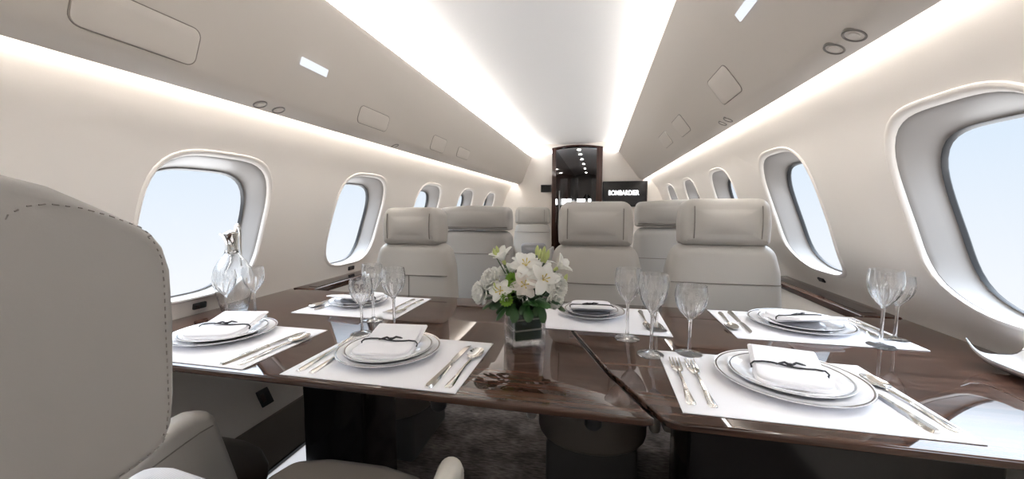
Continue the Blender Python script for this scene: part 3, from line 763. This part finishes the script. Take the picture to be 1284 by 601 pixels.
def napkin(label, x, y, z, rz, w=.155, d=.19):
    t = thing('napkin', label, 'napkin', (x, y, z), rz)
    # local: front (toward the diner) is -y.  Three folded layers behind, a rolled-over bundle in front of the cord
    mb = MB()
    for k in range(3):
        mb.slab(subdiv(roundpoly([(-w/2+.003*k, -.02), (w/2-.003*k, -.02), (w/2*.97-.004*k, d*.60-.006*k), (-w/2*.98+.003*k, d*.60-.005*k)], .006), .015), .005, .0023, .0012 if k == 2 else 0, 0, M=T(0, 0, .008+.0047*k) @ RX(15-1.5*k), seg=3, rings=3)
    for k, (h0, zz, g) in enumerate([(.010, .006, 0), (.0115, .0145, .004)]):
        mb.slab(subdiv(roundpoly([(-w/2*1.02+g, -d*.44+.5*g), (w/2*1.02-g, -d*.42+.5*g), (w/2*.98-g, .012-g), (-w/2*.98+g, .012-g)], [.03, .03, .012, .012]), .012), h0, .0048, .004 if k == 1 else .0, 0, M=T(0, 0, zz) @ RX(1.2*k-1.5), seg=4, rings=3)
    mb.build('folded_cloth', LINEN, t, sharp=60)
    zt = .0255
    rb = MB(); W = w/2*1.035
    pts = [(-W*.96, .004, .010), (-W*.99, .006, .018), (-W*.9, .008, .024)]+[(-W*.9+W*1.8*k/8, .008+.004*sin(k), zt-.0005+.0015*sin(k*.8)) for k in range(1, 8)]+[(W*.9, .008, .024), (W*.99, .006, .018), (W*.96, .004, .010)]
    rb.tube(pts, .0022, 6)
    for sgn in (-1, 1):
        rb.tube([(.004+sgn*.002, .008, zt+.002), (.004+sgn*.012, .012+.003*sgn, zt+.006), (.004+sgn*.022, .010+.006*sgn, zt+.004), (.004+sgn*.030, .006+.009*sgn, zt+.003)], [.003, .0028, .0024, .0012], 6)
    rb.lathe([(0, -.003), (.004, -.0025), (.005, 0), (.004, .0035), (0, .004)], 10, T(.004, .008, zt+.002))
    rb.build('black_cord', BLACKR, t)
    return t
def glassprof(H, rb, bh):
    """stemware: H height, rb bowl radius, bh bowl height"""
    z0 = H-bh
    out = [(.0005, 0), (.036, 0), (.0365, .0012), (.03, .0028), (.012, .005), (.0055, .010), (.0042, .03), (.004, z0*.6), (.0042, z0*.86), (.0052, z0*.97), (rb*.21, z0+bh*.04), (rb*.40, z0+bh*.12), (rb*.65, z0+bh*.24), (rb*.85, z0+bh*.38), (rb*.96, z0+bh*.52), (rb, z0+bh*.66), (rb*.985, z0+bh*.78), (rb*.94, z0+bh*.90), (rb*.90, H)]
    return out
def glass(label, x, y, H, rb, bh, ph=0):
    t = thing('wine_glass', label, 'glass', (x, y, ZT), ph)
    P = glassprof(H, rb, bh); z0 = H-bh
    MB().lathe(P[:10], 24).build('stem', CRYST, t)
    cut = lambda a, z: (.055*abs(cos(5*a))**.8*min(1, max(0, (.72-(z-z0)/bh)/.15))*min(1, max(0, (z-z0)/bh+.1)/.15) if z > z0*.97 else 0)
    bow = P[9:]
    fine = []
    for i in range(len(bow)-1):
        for k in range(3):
            f = k/3; fine.append((bow[i][0]*(1-f)+bow[i+1][0]*f, bow[i][1]*(1-f)+bow[i+1][1]*f))
    fine.append(bow[-1])
    inner = [(max(.0003, r*.95-.0006), z+(.003 if i < 3 else 0), 0) for i, (r, z) in enumerate(fine)][::-1]+[(.0003, fine[0][1]+.003, 0)]
    fine = [(.0003, fine[0][1]+.0004, 0)]+fine
    MB().lathe(fine+inner, 108, mod=lambda a, z: -cut(a, z), cap=False).build('bowl', CRYST, t)
    return t

def place(key, x0, x1, y0, y1, px, py, far, rc, rp, nap_rz=0, forks=True, ks=True, desc='', nw=.155, zt=0):
    mat_('white linen placemat %s' % desc, x0, x1, y0, y1)
    zm = ZT+.0021
    if rc: plate('wide white china charger with silver rim %s' % desc, px, py, zm, rc, 'charger_plate', 'plate', (.97,), .012); zp = zm+.0045
    else: zp = zm
    plate('white china dinner plate with silver rim %s' % desc, px, py, zp, rp, bands=(.955,), bw=.014)
    napkin('white folded napkin tied with black cord %s' % desc, px+.0, py+(.01 if far else -.005), zp+.0068, nap_rz+(180 if far else 0), w=nw, d=nw*1.2)
    zc = .0021
    rz = 180 if far else 0
    sg = -1 if far else 1
    xl, xr = (x1, x0) if far else (x0, x1)
    ym = (y0+y1)/2-.015*sg
    if forks:
        fork('silver fork, outer one of two, %s' % desc, xl+sg*.028, ym, rz+forks[0])
        fork('silver fork, inner one of two, %s' % desc, xl+sg*.066, ym-.002, rz+forks[1])
    if ks:
        knife('silver table knife %s' % desc, xr-sg*.064, ym+.0, rz+ks[0])
        spoon('silver spoon %s' % desc, xr-sg*.024, ym-.002, rz+ks[1])
D1 = 'at the near place beside the carafe'
D2 = 'at the near place between carafe and flower vase'
D3 = 'at the large near place by the white dish'
D4 = 'at the far place before the window seat'
D5 = 'at the far place behind the flower vase'
D6 = 'at the far place before the widest headrest'
place(1, -1.30, -.848, .752, 1.062, -1.12, .945, False, .14, .118, 12, None, (-4, -3), D1)
place(2, -.735, -.29, .748, 1.06, -.547, .925, False, .138, .118, 6, (2, 2), (-2, -1), D2)
place(3, .17, .648, .772, 1.105, .432, .965, False, .150, .121, -12, (-2, -1), (3, 4), D3, nw=.145)
place(4, -1.127, -.70, 1.215, 1.535, -.955, 1.39, True, .116, .096, -6, (0, 1), (2, 4), D4)
place(5, -.215, .236, 1.235, 1.55, -.015, 1.435, True, .122, .10, 4, (0, 1), None, D5)
place(6, .425, .912, 1.265, 1.60, .67, 1.445, True, .150, .121, 14, (0, 1), (-4, -6), D6)

glass('tall crystal wine glass beside the table seam, nearer the camera', .150, 1.075, .222, .040, .108)
glass('tall crystal wine glass by the far placemat behind the flowers', .096, 1.195, .216, .040, .105, 10)
glass('shorter crystal wine glass on the far placemat, behind the tall one by the table seam', .196, 1.30, .182, .036, .092, 8)
glass('single wide crystal wine glass behind the forks of the large near place', .252, 1.10, .190, .0425, .095, 20)
glass('tall crystal wine glass on the far placemat corner toward the white dish', .806, 1.285, .222, .042, .108, 5)
glass('shorter crystal wine glass standing behind a taller one, toward the white dish', .888, 1.36, .196, .037, .092, 15)
glass('short crystal wine glass, frontmost of three, before the window seat', -.717, 1.055, .176, .036, .085, 3)
glass('tall crystal wine glass, nearest the flowers of the three before the window seat', -.640, 1.115, .205, .039, .10, 12)
glass('tall crystal wine glass, rearmost of three, before the window seat', -.772, 1.205, .200, .037, .098, 22)
glass('crystal wine glass in front of the carafe, on the grey seat back side', -1.262, 1.075, .180, .036, .088, 7)
glass('crystal wine glass in front of the carafe, on the side toward the flowers', -1.205, 1.135, .185, .036, .09, 17)

# carafe with silver collar, spout, lid and handle
cf = thing('claret_jug', 'glass claret jug with silver spout and tall handle, by the window', 'jug', (-1.368, 1.20, ZT), -70)
cp = [(.0005, 0), (.038, 0), (.043, .004), (.050, .03), (.058, .07), (.0665, .115), (.067, .135), (.060, .165), (.046, .192), (.031, .212), (.023, .228), (.0205, .24)]
MB().lathe(cp+[(max(.0004, r-.0025), z+(.008 if z < .005 else 0)) for r, z in cp[::-1]], 48, cap=False).build('glass_body', CRYST, cf)
def spout(a, z): 
    k = max(0, cos(a))**4
    return k*max(0, (z-.235)/.04)*.9
Z_ = lambda pts: [(r, z+.026) for r, z in pts]
MB().lathe(Z_([(.0215, .195), (.0225, .20), (.0205, .215), (.0195, .228), (.0205, .245), (.0235, .262), (.027, .275), (.0255, .276), (.021, .262), (.018, .245), (.017, .228), (.0185, .197)]), 40, mod=lambda a, z: spout(a, z-.026), cap=False).build('silver_collar', SILVER, cf)
MB().lathe(Z_([(.024, .268), (.020, .276), (.012, .281), (.005, .283), (.003, .286), (0, .2865)]), 24).build('lid', SILVER, cf)
MB().tube([(-.020, 0, .285), (-.030, 0, .305), (-.040, 0, .325), (-.052, 0, .330), (-.060, 0, .318), (-.062, 0, .29), (-.062, 0, .25), (-.060, 0, .21), (-.059, 0, .185), (-.060, 0, .165)], [.004, .005, .0055, .006, .006, .0055, .005, .005, .0045, .004], 10).build('handle', SILVER, cf)
# white dish with raised corners
dh = thing('serving_dish', 'white square porcelain dish with raised corners at the table end', 'dish', (1.0, 1.085, ZT), 0)
n = 24; W, Dp = .064, .112; vs = []; fs = []
def dz(u, v, th):
    m = max(abs(u), abs(v)); c = (abs(u)*abs(v))**4
    return .004+.020*max(0, (m-.5)/.5)**1.5+.034*c+th
def dxy(u, v): return (W*u*(1-.06*(1-v*v)), Dp*v*(1-.06*(1-u*u)))
for side in (0, 1):
    for i in range(n+1):
        for j in range(n+1):
            u, v = -1+2*i/n, -1+2*j/n; x_, y_ = dxy(u, v)
            vs.append((x_, y_, dz(u, v, .004 if side else 0)-(.004 if (not side and max(abs(u), abs(v)) < .5) else 0)))
N1 = (n+1)**2
for side in (0, 1):
    for i in range(n):
        for j in range(n):
            a = side*N1+i*(n+1)+j; fs.append((a, a+1, a+n+2, a+n+1))
bd = [i*(n+1) for i in range(n)]+[n*(n+1)+j for j in range(n)]+[i*(n+1)+n for i in range(n, 0, -1)]+[j for j in range(n, 0, -1)]
for k in range(len(bd)):
    a, b = bd[k], bd[(k+1) % len(bd)]; fs.append((a, b, N1+b, N1+a))
MB().add(vs, fs).build('dish_body', CHINA, dh, sharp=50)
MB().tube([(*dxy(vs_[0], vs_[1]), dz(vs_[0], vs_[1], .0045)) for vs_ in [(-1+2*(k/10), -1) for k in range(10)]+[(1, -1+2*(k/10)) for k in range(10)]+[(1-2*(k/10), 1) for k in range(10)]+[(-1, 1-2*(k/10)) for k in range(10)]], .0012, 6, closed=True).build('dark_rim', RIMS, dh)

# ------------------------------------------------------------------ flowers in a square vase
VX, VY = -.205, 1.10; VR = 27
vz = thing('glass_vase', 'square clear glass vase lined with dark leaves, in the middle of the table', 'vase', (VX, VY, ZT), VR)
s_ = .050
def sqr(h): return rrect(2*h, 2*h, .006)
mb = MB()
def ringz(h, z): return [(x, y, z) for x, y in rrect(2*h, 2*h, .005)]
rings_ = [ringz(s_, .0005), ringz(s_, .116), ringz(s_-.004, .116), ringz(s_-.004, .016)]
k = len(rings_[0]); kk = min(len(r_) for r_ in rings_)
def loft(mb, rr):
    n = len(rr[0]); vs = [p_ for r_ in rr for p_ in r_]
    fs = [(j*n+i, j*n+(i+1) % n, (j+1)*n+(i+1) % n, (j+1)*n+i) for j in range(len(rr)-1) for i in range(n)]
    fs += [tuple(range(n)), tuple(range((len(rr)-1)*n, len(rr)*n))]
    mb.add(vs, fs)
base = roundpoly([(-1, -1), (1, -1), (1, 1), (-1, 1)], .12)
def rq(h, z): return [(x*h, y*h, z) for x, y in base]
loft(mb, [rq(s_, .0005), rq(s_, .116), rq(s_-.004, .116), rq(s_-.004, .016)])
mb.build('vase_body', VCRYST, vz, sharp=50)
n = len(base)
def wrap(bands, h, name, mat):
    mb = MB()
    for za, zb in bands:
        vs = [(x*h, y*h, za+.003*sin(.9*i)) for i, (x, y) in enumerate(base)]+[(x*h, y*h, zb+.003*sin(.9*i)) for i, (x, y) in enumerate(base)]
        mb.add(vs, [(i, (i+1) % n, n+(i+1) % n, n+i) for i in range(n)])
    return mb.build(name, mat, vz)
wrap([(.020, .047), (.050, .078), (.081, .104)], .0412, 'leaf_lining', LEAF3)
wrap([(.0465, .0505), (.0775, .0815)], .0414, 'glint_band', GLINT)  # pale bands painted as reflections between the lining leaves

def petal(mb, M, L, Wd, curl, cup=.25, ruffle=0, ph=0, nu=6, nv=5):
    """petal grows along +x from the origin, curling up in z"""
    vs = []; fs = []
    for i in range(nu+1):
        u = i/nu; a = curl*u
        r_ = L*u; x = L*(sin(a)/curl if abs(curl) > 1e-3 else u); z = L*((1-cos(a))/curl if abs(curl) > 1e-3 else 0)
        wd = Wd*(sin(pi*min(1, u*.86+.06)))**.75
        for j in range(nv+1):
            v = -1+2*j/nv
            vs.append((x, wd*v, z+cup*wd*v*v+ruffle*u*sin(v*7+ph)))
    for i in range(nu):
        for j in range(nv):
            a_ = i*(nv+1)+j; fs.append((a_, a_+1, a_+nv+2, a_+nv+1))
    mb.add(vs, fs, M)
def aim(p, d):
    return M4.Translation(p) @ V(d).to_track_quat('Z', 'Y').to_matrix().to_4x4()
CY = V((VX, VY, ZT))
fwd = V((.17, -.98, 0)).normalized()     # from the vase toward the viewing side of the table
rt = V((.98, .17, 0))
def P3(dx, dz, dy): return CY+rt*dx+V((0, 0, dz))+fwd*dy
def stem(t, p, mat=LEAF):
    b = CY+V((0, 0, .10))+V((p-CY).xy.to_3d())*.18
    m = (b+p)/2+V((0, 0, .015))
    inv = t.matrix_basis.inverted()
    MB().tube([inv @ b, inv @ m, inv @ (p+V((0, 0, -.002)))], .0016, 6).build('stem', mat, t)
def bloom(kind, label, dx, dz, dy, d, s_=1.0, mat=PETAL):
    p = P3(dx, dz, dy)
    dv = rt*d[0]+V((0, 0, 1))*d[1]+fwd*d[2]
    t = thing('white_'+kind, label, 'flower'); t.matrix_basis = aim(p, dv)
    mb = MB()
    if kind == 'lily':
        for k in range(6):
            petal(mb, RZ(60*k+8*random.random()) @ RY(-38+(12 if k % 2 else 0)), .046*s_, .015*s_, -.9, .3, .002, k)
        mb.build('petals', mat, t)
        m2 = MB()
        for k in range(5):
            a = 2*pi*k/5; m2.tube([(0, 0, 0), (.006*cos(a), .006*sin(a), .018*s_), (.011*cos(a), .011*sin(a), .027*s_)], [.0008, .0008, .0019], 5)
        m2.build('stamen', YELLOW, t)
    elif kind == 'carnation':
        for lay, (L, el, n_) in enumerate([(.031, -8, 11), (.029, -30, 10), (.026, -50, 9), (.021, -66, 7), (.016, -80, 5)]):
            for k in range(n_):
                petal(mb, T(0, 0, .001*lay) @ RZ(360*k/n_+19*lay+random.uniform(-8, 8)) @ RY(el+random.uniform(-6, 6)), L*s_, .0125*s_, .5, .15, .0032, random.random()*6)
        mb.build('petals', mat, t)
        MB().lathe([(0, -.016), (.005, -.014), (.009, -.006), (.010, .002), (.004, .004), (0, .004)], 12).build('calyx', LEAF, t)
    elif kind == 'freesia':
        for k in range(6):
            petal(mb, RZ(60*k) @ RY(-62+(8 if k % 2 else 0)), .043*s_, .013*s_, -.55, .45, .001, k)
        mb.build('petals', mat, t)
        MB().lathe([(0, -.014), (.004, -.012), (.006, -.002), (.004, .004), (0, .004)], 10).build('calyx', BUDM, t)
    stem(t, p)
    return t
BL = 'of the table arrangement'
bloom('freesia', 'upright white trumpet bloom on the window side top '+BL, -.062, .243, .005, (-.35, .9, .25), 1.15)
bloom('lily', 'open white lily with yellow stamens, top centre '+BL, .004, .232, .03, (0, .55, .75), 1.05)
bloom('carnation', 'ruffled white carnation, upper one on the window side '+BL, -.090, .190, .025, (-.5, .45, .6), 1.25)
bloom('carnation', 'ruffled white carnation, lowest on the window side '+BL, -.118, .152, .02, (-.75, .1, .6), 1.28)
bloom('carnation', 'ruffled white carnation between the trumpet bloom and lily '+BL, -.052, .200, -.03, (-.2, .9, .2), 1.15)
bloom('lily', 'white lily low in the middle, above the lime button flower '+BL, -.066, .165, .058, (-.2, .3, .9), .8)
bloom('lily', 'blush white lily in the shaded middle '+BL, .000, .182, .055, (.05, .3, .95), .95, PETALP)
bloom('lily', 'white lily facing the camera on the dish side '+BL, .052, .195, .045, (.25, .35, .85), 1.15)
bloom('carnation', 'full white carnation at the dish side edge '+BL, .085, .172, .02, (.6, .25, .6), 1.35)
bloom('carnation', 'white carnation, lowest on the dish side '+BL, .082, .142, .04, (.55, -.05, .8), 1.05)
bloom('freesia', 'spiky white bloom reaching out at the upper dish side '+BL, .096, .222, .0, (.75, .55, .2), 1.1)
bloom('lily', 'white lily behind the buds at the top rear '+BL, .050, .232, -.03, (.2, .9, -.1), 1.0)
bloom('freesia', 'white bloom at the very back '+BL, -.01, .215, -.07, (-.1, .8, -.6), 1.0)
def button(label, dx, dz, dy, d, s_=1):
    p = P3(dx, dz, dy); t = thing('button_flower', label, 'flower'); t.matrix_basis = aim(p, rt*d[0]+V((0, 0, 1))*d[1]+fwd*d[2])
    mb = MB()
    for lay, (L, el, n_) in enumerate([(.022, -12, 14), (.018, -32, 12), (.013, -55, 9), (.008, -72, 6)]):
        for k in range(n_): petal(mb, RZ(360*k/n_+13*lay) @ RY(el), L*s_, .0045*s_, .6, .2, nu=4, nv=3)
    mb.build('petals', LIME, t); stem(t, p)
button('lime green button flower, lowest one above the vase rim', -.048, .143, .066, (-.15, .15, .95), 1.05)
button('lime green button flower under the trumpet bloom', -.034, .196, .045, (-.2, .4, .85), 1.0)
button('lime green button flower in the middle between white blooms', -.038, .172, .055, (0, .3, .95), .8)
def buds(label, pts):
    for i, (dx, dz, dy) in enumerate(pts):
        p = P3(dx, dz, dy); t = thing('flower_bud', label, 'flower bud', group=label)
        t.matrix_basis = aim(p, rt*(dx*3)+V((0, 0, 1)))
        MB().lathe([(0, -.012), (.004, -.010), (.0065, 0), (.005, .010), (.002, .017), (0, .019)], 10).build('bud', BUDM, t); stem(t, p)
buds('pale green flower bud standing up at the top '+BL, [(.044, .262, .01), (.056, .268, -.005), (.036, .270, -.01), (.067, .258, .0), (.052, .254, .02), (.060, .250, .014)])
buds('pale green flower bud at the window side top '+BL, [(-.088, .262, .0), (-.080, .268, -.01)])
buds('pale green flower bud among the carnations '+BL, [(-.075, .178, .05), (-.082, .172, .055), (.118, .190, .01)])
def sprig(label, dx, dz, dy, d, n_=3, L=.062, mat=LEAF, group=None):
    p = P3(dx, dz, dy); t = thing('leaf_sprig', label, 'leaf sprig', group=group)
    dv = (rt*d[0]+V((0, 0, 1))*d[1]+fwd*d[2]).normalized()
    t.matrix_basis = M4.Translation(p) @ dv.to_track_quat('X', 'Z').to_matrix().to_4x4()
    for k in range(n_):
        a = (-1)**k*(18+16*k) if k else 0
        mb = MB(); petal(mb, T(-.012*k, 0, 0) @ RZ(a) @ RX(random.uniform(-20, 20)), L*(1-.10*k), .0145*(1-.06*k), -.5, -.28, 0, 0, 8, 6)
        mb.build('leaf', mat, t)
    stem(t, p, LEAF2)
G1 = 'dark green leaves drooping over the vase rim'
sprig('dark green leaf sprig drooping outermost on the window side of the vase', -.088, .130, .02, (-.9, -.35, .25), 3, 0.045)
sprig('dark green leaf sprig hanging over the vase corner on the window side', -.055, .115, .045, (-.6, -.45, .6), 2, 0.047)
sprig('dark green leaf sprig hanging over the front of the vase, window side', -.028, .118, .056, (-.1, -.7, .7), 2, 0.045)
sprig('dark green leaf sprig hanging over the middle of the vase rim', .012, .118, .056, (.05, -.65, .75), 2, 0.043)
sprig('dark green leaf sprig hanging over the vase rim toward the dish', .050, .120, .045, (.25, -.85, .5), 2, 0.048)
sprig('dark green leaf sprig spreading outermost on the dish side of the vase', .080, .128, .02, (.9, -.3, .35), 3, 0.047)
sprig('mid green leaf sprig rising between lily and carnation, dish side', .035, .150, .065, (.15, .55, .75), 2, 0.043)
sprig('mid green leaf sprig in the shaded middle above the vase', .005, .150, .06, (-.2, .5, .8), 2, 0.041, LEAF2)
sprig('mid green leaf standing between the lime button and the middle lily', -.015, .150, .062, (-.1, .5, .85), 2, .045)
sprig('mid green leaf sprig just under the blush lily', .018, .142, .066, (.3, .1, .95), 3, .042)
sprig('mid green leaf sprig under the dish side lily', .045, .142, .06, (.5, -.1, .85), 3, .045)
sprig('dark leaf sprig under the low lily on the window side', -.072, .135, .05, (-.4, -.1, .9), 3, .045, LEAF2)
sprig('dark leaf sprig under the window side carnations', -.085, .145, .035, (-.6, .2, .8), 3, 0.039, LEAF2)
sprig('dark leaf sprig behind the lime button flowers', -.02, .14, .045, (-.3, .8, .4), 3, 0.043, LEAF2)
sprig('dark leaf sprig under the dish side carnation', .075, .14, .045, (.5, .1, .8), 3, 0.041, LEAF2)
sprig('dark leaf sprig at the back of the vase', .0, .135, -.05, (0, .2, -1), 3, 0.047, LEAF2)
sprig('dark leaf sprig at the back toward the dish', .06, .14, -.04, (.6, .5, -.6), 3, 0.043, LEAF2)
sprig('dark leaf sprig at the back toward the window', -.06, .14, -.04, (-.6, .5, -.6), 3, 0.043, LEAF2)

# ------------------------------------------------------------------ sky: pale haze at the horizon, fill brightness added above and below it
SKYX, SKY0 = 4.2, .535
w = bpy.data.worlds.new('sky'); scn.world = w; w.use_nodes = True
nt = w.node_tree; bg = nt.nodes['Background']
tc = nt.nodes.new('ShaderNodeTexCoord'); sx = nt.nodes.new('ShaderNodeSeparateXYZ'); cr = nt.nodes.new('ShaderNodeValToRGB')
mr = nt.nodes.new('ShaderNodeMapRange'); mr.inputs['From Min'].default_value = -.20; mr.inputs['From Max'].default_value = .12
nt.links.new(tc.outputs['Generated'], sx.inputs[0]); nt.links.new(sx.outputs['Z'], mr.inputs['Value']); nt.links.new(mr.outputs[0], cr.inputs['Fac'])
nt.links.new(cr.outputs['Color'], bg.inputs['Color'])
cr.color_ramp.elements[0].color = (.96, .975, 1, 1); cr.color_ramp.elements[1].color = (.745, .855, .985, 1)
sr = nt.nodes.new('ShaderNodeValToRGB'); m2 = nt.nodes.new('ShaderNodeMapRange'); m2.inputs['From Min'].default_value = -1; m2.inputs['From Max'].default_value = 1
el = sr.color_ramp.elements
el[0].position = .27; el[0].color = (1, 1, 1, 1); el[1].position = .72; el[1].color = (1, 1, 1, 1)
for p_, v_ in ((.33, 0), (.63, 0)):
    e_ = el.new(p_); e_.color = (v_, v_, v_, 1)
st_ = nt.nodes.new('ShaderNodeMath'); st_.operation = 'MULTIPLY_ADD'; st_.inputs[1].default_value = SKYX; st_.inputs[2].default_value = SKY0
nt.links.new(sx.outputs['Z'], m2.inputs['Value']); nt.links.new(m2.outputs[0], sr.inputs['Fac']); nt.links.new(sr.outputs['Color'], st_.inputs[0])
nt.links.new(st_.outputs[0], bg.inputs['Strength'])

scn.view_settings.view_transform = 'Standard'; scn.view_settings.look = 'None'
scn.view_settings.exposure = .93; scn.view_settings.gamma = 1; scn.view_settings.use_curve_mapping = False
scn.cycles.max_bounces = 14; scn.cycles.diffuse_bounces = 6; scn.cycles.transparent_max_bounces = 48; scn.cycles.glossy_bounces = 6
scn.cycles.use_denoising = True; scn.cycles.caustics_reflective = False; scn.cycles.caustics_refractive = False
